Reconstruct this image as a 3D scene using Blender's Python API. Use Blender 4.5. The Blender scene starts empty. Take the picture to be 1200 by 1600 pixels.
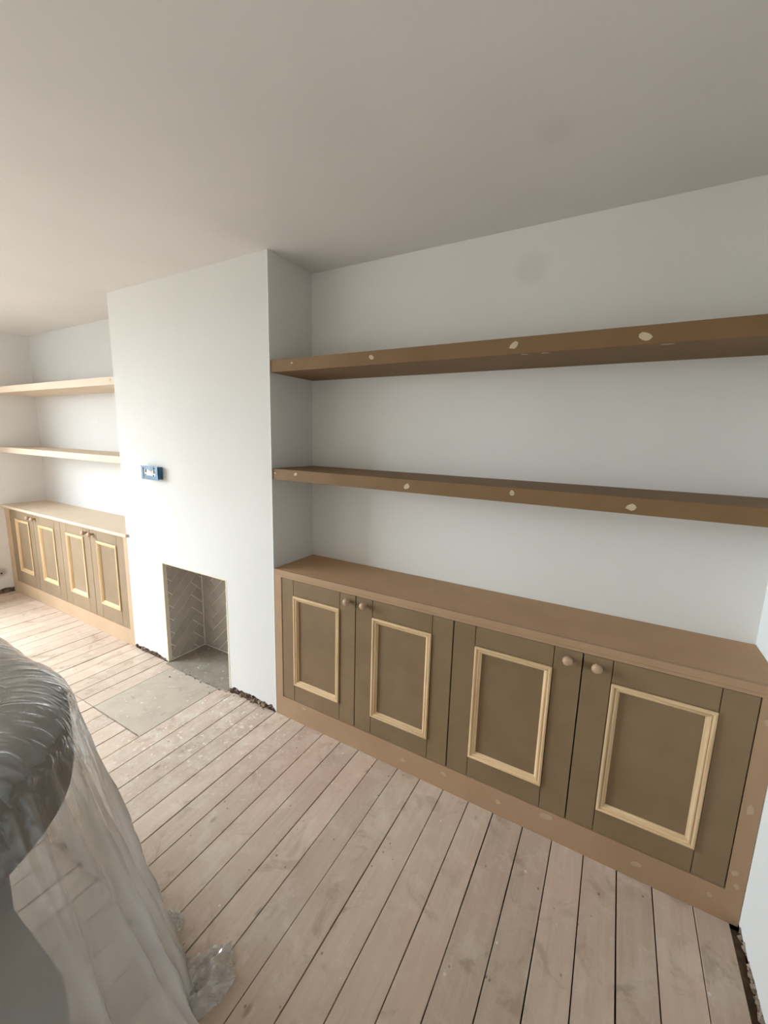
import bpy, bmesh, math, random
from mathutils import Vector, Matrix, noise

random.seed(7)
S = bpy.context.scene
COL = S.collection

# ------------------------------------------------------------------ camera
cam_d = bpy.data.cameras.new('camera')
cam = bpy.data.objects.new('camera', cam_d)
COL.objects.link(cam)
S.camera = cam
cam_d.sensor_fit = 'VERTICAL'
cam_d.sensor_height = 36.0
cam_d.lens = 640.2 * 36.0 / 1600.0
cam_d.shift_x = -(600.42 - 600.0) / 1600.0
cam_d.shift_y = (792.56 - 800.0) / 1600.0
cam_d.clip_start = 0.02
_R = Matrix.Rotation(0.5123, 3, 'Z') @ Matrix.Rotation(1.4024, 3, 'X') @ Matrix.Rotation(0.0258, 3, 'Z')
cam.matrix_world = Matrix.Translation((1.5285, -1.5360, 1.5461)) @ _R.to_4x4()

# ------------------------------------------------------------------ exposure and sky
S.view_settings.view_transform = 'Standard'
S.view_settings.look = 'None'
S.view_settings.gamma = 1.0
S.view_settings.use_curve_mapping = False
S.view_settings.exposure = 2.78

SKY = 8.0
world = bpy.data.worlds.new('overcast_sky')
S.world = world
world.use_nodes = True
wn = world.node_tree
wn.nodes.clear()
w_out = wn.nodes.new('ShaderNodeOutputWorld')
w_bg = wn.nodes.new('ShaderNodeBackground')
w_geo = wn.nodes.new('ShaderNodeTexCoord')
w_sep = wn.nodes.new('ShaderNodeSeparateXYZ')
w_ramp = wn.nodes.new('ShaderNodeValToRGB')
w_map = wn.nodes.new('ShaderNodeMapRange')
w_map.inputs['From Min'].default_value = -1.0
w_map.inputs['From Max'].default_value = 1.0
wn.links.new(w_geo.outputs['Generated'], w_sep.inputs[0])
wn.links.new(w_sep.outputs['Z'], w_map.inputs['Value'])
wn.links.new(w_map.outputs[0], w_ramp.inputs[0])
_e = w_ramp.color_ramp.elements
_e[0].position, _e[0].color = 0.48, (0.10, 0.105, 0.10, 1)        # dull paved ground below the horizon
_e[1].position, _e[1].color = 0.52, (0.40, 0.455, 0.50, 1)        # overcast: dimmer at the horizon,
_x = _e.new(1.0)
_x.color = (1.13, 1.28, 1.40, 1)                                   # three times brighter at the zenith
wn.links.new(w_ramp.outputs[0], w_bg.inputs['Color'])
w_bg.inputs['Strength'].default_value = SKY
wn.links.new(w_bg.outputs[0], w_out.inputs['Surface'])
try:
    S.cycles.max_bounces = 14
    S.cycles.diffuse_bounces = 8
    S.cycles.transparent_max_bounces = 16
    S.cycles.caustics_reflective = False
    S.cycles.caustics_refractive = False
    S.cycles.sample_clamp_indirect = 6.0
except Exception:
    pass

# room dimensions (metres): X along the fireplace wall, Y into it, Z up
H = 2.40
DR, DL = 0.3245, 0.3343            # depth of right and left alcove
XR = 2.0297                        # right wall
XC = -1.3843                       # left side of the chimney breast
XL = -3.412                        # left wall
YF = -3.45                         # wall behind the camera
WIN = dict(y0=-3.25, y1=-0.98, z0=0.90, z1=2.30)      # window in the left wall


def portal(name, loc, rot, sx, sy):
    d = bpy.data.lights.new(name, 'AREA')
    d.shape = 'RECTANGLE'
    d.size, d.size_y = sx, sy
    d.cycles.is_portal = True
    o = bpy.data.objects.new(name, d)
    COL.objects.link(o)
    o.location = loc
    o.rotation_euler = rot
    return o


portal('window_daylight', (XL - 0.10, (WIN['y0'] + WIN['y1']) / 2, (WIN['z0'] + WIN['z1']) / 2),
       (0, -math.pi / 2, 0), WIN['z1'] - WIN['z0'], WIN['y1'] - WIN['y0'])


# ------------------------------------------------------------------ mesh helpers
class MB:
    """collects shapes, then links them as one mesh object"""

    def __init__(self):
        self.v, self.f, self.m = [], [], []

    def poly(self, pts, mat=0):
        n = len(self.v)
        self.v += [tuple(p) for p in pts]
        self.f.append(tuple(range(n, n + len(pts))))
        self.m.append(mat)

    def box(self, x0, x1, y0, y1, z0, z1, mat=0):
        n = len(self.v)
        self.v += [(x0, y0, z0), (x1, y0, z0), (x1, y1, z0), (x0, y1, z0),
                   (x0, y0, z1), (x1, y0, z1), (x1, y1, z1), (x0, y1, z1)]
        for q in ((3, 2, 1, 0), (4, 5, 6, 7), (0, 1, 5, 4), (1, 2, 6, 5), (2, 3, 7, 6), (3, 0, 4, 7)):
            self.f.append(tuple(n + i for i in q))
            self.m.append(mat)
        return self

    def prism(self, pts, off, mat=0):
        """extrude a planar polygon by the vector off"""
        off = Vector(off)
        a = [Vector(p) for p in pts]
        b = [p + off for p in a]
        k = len(a)
        n = len(self.v)
        self.v += [tuple(p) for p in a + b]
        self.f.append(tuple(range(n + k - 1, n - 1, -1)))
        self.f.append(tuple(range(n + k, n + 2 * k)))
        self.m += [mat, mat]
        for i in range(k):
            j = (i + 1) % k
            self.f.append((n + i, n + j, n + k + j, n + k + i))
            self.m.append(mat)
        return self

    def lathe(self, prof, centre, axis='Y', seg=20, mat=0):
        """prof: list of (radius, along)"""
        c = Vector(centre)
        n = len(self.v)
        for r, h in prof:
            for k in range(seg):
                a = 2 * math.pi * k / seg
                if axis == 'Y':
                    p = c + Vector((r * math.cos(a), h, r * math.sin(a)))
                elif axis == 'X':
                    p = c + Vector((h, r * math.cos(a), r * math.sin(a)))
                else:
                    p = c + Vector((r * math.cos(a), r * math.sin(a), h))
                self.v.append(tuple(p))
        for i in range(len(prof) - 1):
            for k in range(seg):
                l = (k + 1) % seg
                self.f.append((n + i * seg + k, n + i * seg + l, n + (i + 1) * seg + l, n + (i + 1) * seg + k))
                self.m.append(mat)
        self.f.append(tuple(n + k for k in range(seg))[::-1])
        self.f.append(tuple(n + (len(prof) - 1) * seg + k for k in range(seg)))
        self.m += [mat, mat]
        return self

    def mesh(self, name, mats, smooth=False):
        me = bpy.data.meshes.new(name)
        me.from_pydata(self.v, [], self.f)
        for m in (mats if isinstance(mats, (list, tuple)) else [mats]):
            me.materials.append(m)
        bm = bmesh.new()
        bm.from_mesh(me)
        for i, f in enumerate(bm.faces):
            f.material_index = self.m[i]
            f.smooth = smooth
        bmesh.ops.recalc_face_normals(bm, faces=bm.faces)
        bm.to_mesh(me)
        bm.free()
        return me

    def build(self, name, mats, parent=None, bevel=0.0, smooth=False, seg=2):
        o = bpy.data.objects.new(name, self.mesh(name, mats, smooth))
        COL.objects.link(o)
        if parent is not None:
            adopt(o, parent)
        if bevel:
            b = o.modifiers.new('bevel', 'BEVEL')
            b.width, b.segments, b.limit_method = bevel, seg, 'ANGLE'
            b.angle_limit = math.radians(50)
        return o


def world_loc(o):
    l = Vector(o.location)
    p = o.parent
    while p is not None:
        l += Vector(p.location)
        p = p.parent
    return l


def adopt(o, parent):
    """parts are modelled in room coordinates: keep them there under a parent that is only moved"""
    o.parent = parent
    o.location = Vector(o.location) - world_loc(parent)


def thing(name, label, cat, loc=(0, 0, 0), group=None):
    o = bpy.data.objects.new(name, None)
    o.empty_display_size = 0.05
    COL.objects.link(o)
    o.location = loc
    tag(o, label, cat, group)
    return o


def tag(o, label, cat, group=None):
    o['label'] = label
    o['category'] = cat
    o['kind'] = 'thing'
    if group:
        o['group'] = group
    return o


def struct(o):
    o['kind'] = 'structure'
    return o


def clip(poly, x0, x1, y0, y1):
    for ax, lim, sgn in ((0, x0, 1), (0, x1, -1), (1, y0, 1), (1, y1, -1)):
        out = []
        for i in range(len(poly)):
            a, b = poly[i], poly[(i + 1) % len(poly)]
            da, db = sgn * (a[ax] - lim), sgn * (b[ax] - lim)
            if da >= 0:
                out.append(a)
            if (da >= 0) != (db >= 0):
                t = da / (da - db)
                out.append((a[0] + t * (b[0] - a[0]), a[1] + t * (b[1] - a[1])))
        poly = out
        if len(poly) < 3:
            return []
    return poly


def area2(p):
    return abs(sum(p[i][0] * p[(i + 1) % len(p)][1] - p[(i + 1) % len(p)][0] * p[i][1] for i in range(len(p)))) / 2


# ------------------------------------------------------------------ material helpers
class NT:
    def __init__(self, name, rough=0.6, spec=0.3):
        self.mat = bpy.data.materials.new(name)
        self.mat.use_nodes = True
        self.t = self.mat.node_tree
        self.b = self.t.nodes['Principled BSDF']
        self.b.inputs['Roughness'].default_value = rough
        self.b.inputs['Specular IOR Level'].default_value = spec
        self._pos = None

    def n(self, kind, **kw):
        x = self.t.nodes.new(kind)
        for k, v in kw.items():
            setattr(x, k, v)
        return x

    def link(self, a, b):
        self.t.links.new(a, b)

    def pos(self, scale=(1, 1, 1), offset=None):
        g = self.n('ShaderNodeNewGeometry')
        m = self.n('ShaderNodeVectorMath', operation='MULTIPLY')
        m.inputs[1].default_value = scale
        self.link(g.outputs['Position'], m.inputs[0])
        out = m.outputs[0]
        if offset is not None:
            a = self.n('ShaderNodeVectorMath', operation='ADD')
            self.link(out, a.inputs[0])
            self.link(offset, a.inputs[1])
            out = a.outputs[0]
        return out

    def noise(self, vec, scale, detail=4, rough=0.55, dist=0.0):
        x = self.n('ShaderNodeTexNoise')
        x.inputs['Scale'].default_value = scale
        x.inputs['Detail'].default_value = detail
        x.inputs['Roughness'].default_value = rough
        x.inputs['Distortion'].default_value = dist
        self.link(vec, x.inputs['Vector'])
        return x.outputs['Fac']

    def range(self, fac, a, b, lo=0.0, hi=1.0):
        x = self.n('ShaderNodeMapRange')
        x.interpolation_type = 'SMOOTHSTEP'
        x.inputs['From Min'].default_value = a
        x.inputs['From Max'].default_value = b
        x.inputs['To Min'].default_value = lo
        x.inputs['To Max'].default_value = hi
        self.link(fac, x.inputs['Value'])
        return x.outputs[0]

    def math(self, op, a, b):
        x = self.n('ShaderNodeMath', operation=op)
        for i, s in enumerate((a, b)):
            if isinstance(s, (int, float)):
                x.inputs[i].default_value = s
            else:
                self.link(s, x.inputs[i])
        return x.outputs[0]

    def mix(self, fac, a, b, mode='MIX'):
        x = self.n('ShaderNodeMix', data_type='RGBA', blend_type=mode)
        for s, sock in ((fac, x.inputs['Factor']), (a, x.inputs['A']), (b, x.inputs['B'])):
            if isinstance(s, (int, float)):
                sock.default_value = s
            elif isinstance(s, (tuple, list)):
                sock.default_value = (*s, 1.0) if len(s) == 3 else s
            else:
                self.link(s, sock)
        return x.outputs['Result']

    def spot(self, centre, r0, r1, warp=0.0):
        """1 inside r0, 0 beyond r1, around a fixed place in the room"""
        g = self.n('ShaderNodeNewGeometry')
        src = g.outputs['Position']
        if warp:
            nz = self.n('ShaderNodeTexNoise')
            nz.inputs['Scale'].default_value = 6.0
            self.link(src, nz.inputs['Vector'])
            s = self.n('ShaderNodeVectorMath', operation='SCALE')
            s.inputs['Scale'].default_value = warp
            self.link(nz.outputs['Color'], s.inputs[0])
            a = self.n('ShaderNodeVectorMath', operation='ADD')
            self.link(src, a.inputs[0])
            self.link(s.outputs[0], a.inputs[1])
            src = a.outputs[0]
            centre = tuple(c + 0.5 * warp for c in centre)
        d = self.n('ShaderNodeVectorMath', operation='DISTANCE')
        d.inputs[1].default_value = centre
        self.link(src, d.inputs[0])
        return self.range(d.outputs['Value'], r0, r1, 1.0, 0.0)

    def bump(self, fac, strength=0.2, dist=0.002):
        x = self.n('ShaderNodeBump')
        x.inputs['Strength'].default_value = strength
        x.inputs['Distance'].default_value = dist
        self.link(fac, x.inputs['Height'])
        self.link(x.outputs[0], self.b.inputs['Normal'])

    def colour(self, c):
        if isinstance(c, (tuple, list)):
            self.b.inputs['Base Color'].default_value = (*c, 1.0)
        else:
            self.link(c, self.b.inputs['Base Color'])
        return self


def srgb(r, g, b):
    return tuple(((c / 255.0) / 12.92 if c / 255.0 <= 0.04045 else ((c / 255.0 + 0.055) / 1.055) ** 2.4) for c in (r, g, b))


def mat_plaster(name, base, tint, spots=()):
    m = NT(name, 0.75, 0.15)
    p = m.pos()
    c = m.mix(m.range(m.noise(p, 1.3, 3), 0.35, 0.7), base, tint)
    for centre, r0, r1, col, amt in spots:
        c = m.mix(m.math('MULTIPLY', m.spot(centre, r0, r1, 0.06), amt), c, col)
    m.colour(c)
    m.bump(m.noise(p, 60, 4), 0.06, 0.001)
    return m.mat


def mat_mdf(name, base, dark, light, scuff):
    m = NT(name, 0.6, 0.2)
    oi = m.n('ShaderNodeObjectInfo')
    p = m.pos()
    c = m.mix(m.range(m.noise(p, 5.0, 4), 0.3, 0.7), base, dark)
    c = m.mix(m.math('MULTIPLY', m.range(m.noise(p, 11.0, 5, 0.65, 0.6), 0.60, 0.78), scuff), c, light)
    c = m.mix(m.math('MULTIPLY', m.range(m.noise(p, 420.0, 2), 0.3, 0.7), 0.12), c, dark)
    v = m.range(oi.outputs['Random'], 0, 1, 0.96, 1.04)
    hsv = m.n('ShaderNodeHueSaturation')
    m.link(v, hsv.inputs['Value'])
    m.link(c, hsv.inputs['Color'])
    m.colour(hsv.outputs[0])
    m.bump(m.noise(p, 300, 2), 0.05, 0.0005)
    return m.mat


def mat_pine(name, axis):
    """pale raw pine moulding, grain running along one axis"""
    m = NT(name, 0.5, 0.25)
    sc = {'X': (1.2, 40, 40), 'Z': (40, 40, 1.2)}[axis]
    oi = m.n('ShaderNodeObjectInfo')
    p = m.pos(sc)
    c = m.mix(m.range(m.noise(p, 3.0, 5, 0.6), 0.3, 0.75), (0.76, 0.57, 0.345), (0.56, 0.375, 0.20))
    v = m.range(oi.outputs['Random'], 0, 1, 0.9, 1.08)
    hsv = m.n('ShaderNodeHueSaturation')
    m.link(v, hsv.inputs['Value'])
    m.link(c, hsv.inputs['Color'])
    c = hsv.outputs[0]
    kn = m.n('ShaderNodeTexVoronoi')
    kn.inputs['Scale'].default_value = 3.1
    m.link(m.pos(), kn.inputs['Vector'])
    c = m.mix(m.range(kn.outputs['Distance'], 0.02, 0.05, 0.8, 0.0), c, (0.20, 0.09, 0.035))
    m.colour(c)
    return m.mat


def mat_plain(name, c, rough=0.5, spec=0.3, vary=0.0):
    m = NT(name, rough, spec)
    if vary:
        p = m.pos()
        d = tuple(x * (1 - vary) for x in c)
        m.colour(m.mix(m.range(m.noise(p, 25, 4), 0.3, 0.7), c, d))
    else:
        m.colour(c)
    return m.mat


def mat_boards():
    m = NT('bare_floorboards', 0.62, 0.22)
    oi = m.n('ShaderNodeObjectInfo')
    off = m.n('ShaderNodeVectorMath', operation='SCALE')
    off.inputs['Scale'].default_value = 9.0
    cb = m.n('ShaderNodeCombineXYZ')
    m.link(oi.outputs['Random'], cb.inputs[0])
    m.link(oi.outputs['Random'], cb.inputs[1])
    m.link(cb.outputs[0], off.inputs[0])
    p = m.pos()
    pg = m.pos((22, 1.5, 1), off.outputs[0])
    c = m.mix(m.range(m.noise(pg, 2.0, 5, 0.6, 0.4), 0.3, 0.75), (0.60, 0.475, 0.38), (0.53, 0.41, 0.32))
    # pinkish and yellowish washes left by old dye and plaster water
    c = m.mix(m.math('MULTIPLY', m.range(m.noise(p, 2.2, 4), 0.52, 0.70), 0.45), c, (0.62, 0.42, 0.34))
    c = m.mix(m.math('MULTIPLY', m.range(m.noise(p, 3.3, 4, 0.6, 0.5), 0.55, 0.70), 0.5), c, (0.67, 0.585, 0.49))
    c = m.mix(m.math('MULTIPLY', m.range(m.noise(p, 6.5, 5, 0.65, 0.8), 0.54, 0.68), 0.60), c, (0.38, 0.285, 0.21))
    # pink blotch on the boards by the right-hand end of the chimney breast
    c = m.mix(m.math('MULTIPLY', m.spot((0.35, -0.22, 0), 0.05, 0.42, 0.3), 0.35), c, (0.64, 0.42, 0.35))
    # each board its own tone
    v = m.range(oi.outputs['Random'], 0, 1, 0.92, 1.07)
    hsv = m.n('ShaderNodeHueSaturation')
    m.link(v, hsv.inputs['Value'])
    m.link(c, hsv.inputs['Color'])
    c = hsv.outputs[0]
    # dried plaster splashes, thickest in front of the fireplace
    vo = m.n('ShaderNodeTexVoronoi')
    vo.inputs['Scale'].default_value = 13.0
    m.link(m.pos((1, 1, 1)), vo.inputs['Vector'])
    near = m.spot((-0.35, -0.15, 0), 0.15, 0.85)
    size = m.math('MULTIPLY', m.range(m.noise(p, 3.0, 2), 0.40, 0.75), 0.16)
    size = m.math('MULTIPLY', size, m.math('ADD', m.math('MULTIPLY', near, 1.5), 0.45))
    spl = m.math('LESS_THAN', m.math('ADD', vo.outputs['Distance'], m.math('MULTIPLY', m.noise(p, 45, 3), 0.14)), m.math('ADD', size, 0.088))
    c = m.mix(m.math('MULTIPLY', spl, 0.75), c, (0.76, 0.70, 0.62))
    c = m.mix(m.math('MULTIPLY', m.math('MULTIPLY', near, m.range(m.noise(p, 14, 5, 0.7), 0.45, 0.62)), 0.6), c, (0.70, 0.63, 0.54))
    c = m.mix(m.math('MULTIPLY', m.math('MULTIPLY', m.math('ADD', near, 0.12), m.range(m.noise(p, 34, 3, 0.6), 0.60, 0.66)), 0.7), c, (0.80, 0.75, 0.68))
    # chalky dust scuffed over everything
    c = m.mix(m.math('MULTIPLY', m.range(m.noise(p, 9.0, 6, 0.72, 0.4), 0.50, 0.66), 0.38), c, (0.70, 0.61, 0.52))
    # knots and nail holes
    kn = m.n('ShaderNodeTexVoronoi')
    kn.inputs['Scale'].default_value = 5.2
    m.link(m.pos((1.6, 0.8, 1), off.outputs[0]), kn.inputs['Vector'])
    c = m.mix(m.range(kn.outputs['Distance'], 0.03, 0.10, 0.45, 0.0), c, (0.17, 0.115, 0.075))
    k2 = m.n('ShaderNodeTexVoronoi')
    k2.inputs['Scale'].default_value = 17.0
    m.link(m.pos((1.3, 1, 1), off.outputs[0]), k2.inputs['Vector'])
    c = m.mix(m.math('MULTIPLY', m.range(k2.outputs['Distance'], 0.05, 0.10, 0.75, 0.0), m.range(m.noise(p, 4, 2), 0.44, 0.54)), c, (0.15, 0.10, 0.07))
    m.colour(c)
    m.bump(m.noise(pg, 4.0, 5, 0.65), 0.25, 0.002)
    return m.mat


def mat_concrete(name, base, dust):
    m = NT(name, 0.8, 0.15)
    p = m.pos()
    c = m.mix(m.range(m.noise(p, 9, 5, 0.6), 0.35, 0.7), base, dust)
    c = m.mix(m.math('MULTIPLY', m.range(m.noise(p, 28, 4, 0.7), 0.6, 0.68), 0.6), c, (0.80, 0.75, 0.68))
    c = m.mix(m.math('MULTIPLY', m.range(m.noise(p, 17, 4, 0.6, 1.0), 0.62, 0.72), 0.35), c, (0.27, 0.23, 0.19))
    m.colour(c)
    m.bump(m.noise(p, 70, 4), 0.2, 0.002)
    return m.mat


def mat_tile():
    m = NT('grey_glazed_tile', 0.32, 0.4)
    oi = m.n('ShaderNodeObjectInfo')
    c = m.mix(m.range(m.noise(m.pos(), 12, 3), 0.3, 0.7), (0.43, 0.395, 0.345), (0.38, 0.345, 0.30))
    hsv = m.n('ShaderNodeHueSaturation')
    m.link(m.range(oi.outputs['Random'], 0, 1, 0.95, 1.06), hsv.inputs['Value'])
    m.link(c, hsv.inputs['Color'])
    m.colour(hsv.outputs[0])
    return m.mat


def mat_rubble():
    m = NT('broken_plaster_and_brick', 0.9, 0.1)
    p = m.pos()
    c = m.mix(m.range(m.noise(p, 22, 5, 0.7), 0.4, 0.6), (0.16, 0.115, 0.085), (0.36, 0.27, 0.21))
    c = m.mix(m.range(m.noise(p, 9, 3), 0.58, 0.70), c, (0.36, 0.22, 0.17))
    m.colour(c)
    m.bump(m.noise(p, 90, 5, 0.7), 0.9, 0.006)
    return m.mat


def mat_sheet():
    """thin milky polythene: part clear, part scattering, with a plastic gloss"""
    m = bpy.data.materials.new('polythene_dust_sheet')
    m.use_nodes = True
    t = m.node_tree
    t.nodes.clear()
    out = t.nodes.new('ShaderNodeOutputMaterial')
    tr = t.nodes.new('ShaderNodeBsdfTransparent')
    tr.inputs[0].default_value = (0.96, 0.96, 0.95, 1)
    df = t.nodes.new('ShaderNodeBsdfDiffuse')
    df.inputs[0].default_value = (0.78, 0.76, 0.72, 1)
    tl = t.nodes.new('ShaderNodeBsdfTranslucent')
    tl.inputs[0].default_value = (0.80, 0.78, 0.74, 1)
    gl = t.nodes.new('ShaderNodeBsdfGlossy')
    gl.inputs['Color'].default_value = (0.95, 0.97, 1.0, 1)
    gl.inputs['Roughness'].default_value = 0.12
    a = t.nodes.new('ShaderNodeMixShader')
    a.inputs[0].default_value = 0.5
    b = t.nodes.new('ShaderNodeMixShader')
    b.inputs[0].default_value = SHEET_CLEAR
    c = t.nodes.new('ShaderNodeMixShader')
    lw = t.nodes.new('ShaderNodeLayerWeight')              # same gloss seen from either side of the film
    lw.inputs['Blend'].default_value = 0.5
    fr = t.nodes.new('ShaderNodeMath')
    fr.operation = 'POWER'
    fr.inputs[1].default_value = 4.0
    t.links.new(lw.outputs['Facing'], fr.inputs[0])
    mp = t.nodes.new('ShaderNodeMapRange')
    mp.inputs['To Min'].default_value = 0.085
    mp.inputs['To Max'].default_value = 0.95
    t.links.new(fr.outputs[0], mp.inputs['Value'])
    # fine crinkles
    g = t.nodes.new('ShaderNodeNewGeometry')
    ml = t.nodes.new('ShaderNodeVectorMath')
    ml.operation = 'MULTIPLY'
    ml.inputs[1].default_value = (5.0, 60.0, 24.0)
    rt = t.nodes.new('ShaderNodeVectorRotate')
    rt.rotation_type = 'Z_AXIS'
    rt.inputs['Angle'].default_value = math.radians(-62)
    t.links.new(g.outputs['Position'], rt.inputs['Vector'])
    t.links.new(rt.outputs[0], ml.inputs[0])
    nz = t.nodes.new('ShaderNodeTexNoise')
    nz.noise_type = 'RIDGED_MULTIFRACTAL'
    nz.inputs['Scale'].default_value = 1.0
    nz.inputs['Detail'].default_value = 5
    nz.inputs['Roughness'].default_value = 0.5
    nz.inputs['Distortion'].default_value = 0.5
    t.links.new(ml.outputs[0], nz.inputs['Vector'])
    bp = t.nodes.new('ShaderNodeBump')
    bp.inputs['Strength'].default_value = 0.9
    bp.inputs['Distance'].default_value = 0.011
    # taut crinkles over the padding, smooth where it hangs
    sz = t.nodes.new('ShaderNodeSeparateXYZ')
    t.links.new(g.outputs['Position'], sz.inputs[0])
    mz = t.nodes.new('ShaderNodeMapRange')
    mz.inputs['From Min'].default_value = 0.74
    mz.inputs['From Max'].default_value = 0.92
    mz.inputs['To Min'].default_value = 0.10
    mz.inputs['To Max'].default_value = 1.0
    t.links.new(sz.outputs['Z'], mz.inputs['Value'])
    t.links.new(mz.outputs[0], bp.inputs['Strength'])
    # the film clings clear to the padding and hangs in hazier gathers below it
    mc = t.nodes.new('ShaderNodeMapRange')
    mc.inputs['From Min'].default_value = 0.64
    mc.inputs['From Max'].default_value = 0.78
    mc.inputs['To Min'].default_value = 0.54
    mc.inputs['To Max'].default_value = SHEET_CLEAR
    t.links.new(sz.outputs['Z'], mc.inputs['Value'])
    # extra haze by height over the crown, painting in a light sheen
    mk = t.nodes.new('ShaderNodeMapRange')
    mk.inputs['From Min'].default_value = 0.915
    mk.inputs['From Max'].default_value = 0.975
    mk.inputs['To Min'].default_value = 1.0
    mk.inputs['To Max'].default_value = 0.40
    t.links.new(sz.outputs['Z'], mk.inputs['Value'])
    mm = t.nodes.new('ShaderNodeMath')
    mm.operation = 'MULTIPLY'
    t.links.new(mc.outputs[0], mm.inputs[0])
    t.links.new(mk.outputs[0], mm.inputs[1])
    at = t.nodes.new('ShaderNodeAttribute')
    at.attribute_name = 'pleat'
    mp2 = t.nodes.new('ShaderNodeMapRange')
    mp2.inputs['To Min'].default_value = 1.0
    mp2.inputs['To Max'].default_value = 0.15
    t.links.new(at.outputs['Fac'], mp2.inputs['Value'])
    m2 = t.nodes.new('ShaderNodeMath')
    m2.operation = 'MULTIPLY'
    t.links.new(mm.outputs[0], m2.inputs[0])
    t.links.new(mp2.outputs[0], m2.inputs[1])
    t.links.new(m2.outputs[0], b.inputs[0])
    t.links.new(nz.outputs['Fac'], bp.inputs['Height'])
    for s in (gl, df):
        t.links.new(bp.outputs[0], s.inputs['Normal'])
    t.links.new(bp.outputs[0], lw.inputs['Normal'])
    t.links.new(df.outputs[0], a.inputs[1])
    t.links.new(tl.outputs[0], a.inputs[2])
    t.links.new(a.outputs[0], b.inputs[1])
    t.links.new(tr.outputs[0], b.inputs[2])
    t.links.new(mp.outputs[0], c.inputs[0])
    t.links.new(b.outputs[0], c.inputs[1])
    t.links.new(gl.outputs[0], c.inputs[2])
    t.links.new(c.outputs[0], out.inputs['Surface'])
    return m


SHEET_CLEAR = 0.68
M = {}
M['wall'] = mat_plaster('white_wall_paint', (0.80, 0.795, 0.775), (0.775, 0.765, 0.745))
M['wall_chimney'] = mat_plaster('white_paint_dimmed_chimney', (0.68, 0.67, 0.635), (0.66, 0.65, 0.615))  # same white paint, darkened to offset excess window light on the breast
M['wall_right'] = mat_plaster('white_paint_daylit_right', (0.87, 0.90, 0.90), (0.86, 0.885, 0.885))  # same white paint, lifted and cooled to stand in for direct daylight
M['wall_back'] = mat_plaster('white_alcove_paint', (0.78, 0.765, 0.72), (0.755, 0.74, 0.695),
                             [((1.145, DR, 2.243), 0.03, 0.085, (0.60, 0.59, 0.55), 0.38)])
M['wall_back_left'] = mat_plaster('white_paint_dimmed_left_alcove', (0.63, 0.62, 0.595), (0.605, 0.595, 0.57),  # same white paint, darkened where the window light comes out too strong
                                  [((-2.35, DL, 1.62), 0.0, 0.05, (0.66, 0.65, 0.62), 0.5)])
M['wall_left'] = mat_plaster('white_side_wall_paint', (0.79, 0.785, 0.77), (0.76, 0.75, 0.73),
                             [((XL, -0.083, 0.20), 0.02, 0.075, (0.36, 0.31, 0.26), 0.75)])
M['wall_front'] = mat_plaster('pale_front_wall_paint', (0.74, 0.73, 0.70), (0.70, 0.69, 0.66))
M['ceiling'] = mat_plaster('ceiling_paint', (0.74, 0.715, 0.685), (0.70, 0.68, 0.65),
                           [((1.285, -0.177, H), 0.03, 0.08, (0.58, 0.56, 0.53), 0.25)])
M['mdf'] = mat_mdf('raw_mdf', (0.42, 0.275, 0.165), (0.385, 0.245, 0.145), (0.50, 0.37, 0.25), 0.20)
M['mdf_shelf_shaded'] = mat_mdf('shaded_shelf_mdf', (0.225, 0.138, 0.062), (0.205, 0.12, 0.055), (0.28, 0.19, 0.11), 0.15)  # same board as the left shelves, shade put into the colour
M['mdf_edge_shaded'] = mat_mdf('shaded_edge_mdf', (0.40, 0.262, 0.155), (0.37, 0.235, 0.138), (0.46, 0.34, 0.22), 0.2)  # worktop board darkened on its front edge to offset window light
M['mdf_left_lit'] = mat_mdf('left_lit_mdf', (0.68, 0.56, 0.43), (0.64, 0.52, 0.395), (0.72, 0.63, 0.51), 0.15)  # left worktop and shelves: ordinary board with window light in the colour
M['mdf_worktop'] = mat_mdf('worktop_mdf', (0.495, 0.325, 0.185), (0.455, 0.29, 0.165), (0.57, 0.43, 0.28), 0.18)
M['mdf_door'] = mat_mdf('moisture_resistant_mdf', (0.245, 0.165, 0.093), (0.215, 0.145, 0.08), (0.31, 0.23, 0.15), 0.30)
M['mdf_door_lit'] = mat_mdf('lit_door_mdf', (0.30, 0.22, 0.14), (0.27, 0.195, 0.12), (0.37, 0.29, 0.20), 0.25)  # door board again, brightened as if lit by the window
M['mdf_frame_lit'] = mat_mdf('lit_frame_mdf', (0.50, 0.36, 0.235), (0.465, 0.33, 0.215), (0.57, 0.44, 0.31), 0.15)  # frame board again, window brightness put into the colour
M['filler'] = mat_plain('dried_wood_filler', (0.62, 0.50, 0.36), 0.8, 0.1, 0.15)
M['filler_thin'] = mat_plain('sanded_wood_filler', (0.50, 0.365, 0.235), 0.8, 0.1, 0.12)
M['pine_x'] = mat_pine('pine_moulding_across', 'X')
M['pine_z'] = mat_pine('pine_moulding_upright', 'Z')
M['knob'] = mat_plain('beech_knob', (0.50, 0.34, 0.23), 0.42, 0.35, 0.2)
M['boards'] = mat_boards()
M['void'] = mat_plain('dark_underfloor', (0.055, 0.035, 0.02), 0.9, 0.05)
M['rubble'] = mat_rubble()
M['crumbs'] = mat_plain('crumbled_plaster', (0.44, 0.35, 0.275), 0.9, 0.1, 0.5)
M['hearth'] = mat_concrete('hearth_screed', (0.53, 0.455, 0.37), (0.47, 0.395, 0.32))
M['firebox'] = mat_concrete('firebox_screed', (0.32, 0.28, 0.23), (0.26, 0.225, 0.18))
M['tile'] = mat_tile()
M['grout'] = mat_plain('pale_grout', (0.80, 0.77, 0.70), 0.85, 0.1, 0.15)
M['bead'] = mat_plain('cream_edge_bead', (0.76, 0.68, 0.52), 0.6, 0.2, 0.08)
M['tape'] = mat_plain('blue_masking_tape', (0.04, 0.15, 0.28), 0.35, 0.5, 0.45)
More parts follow.
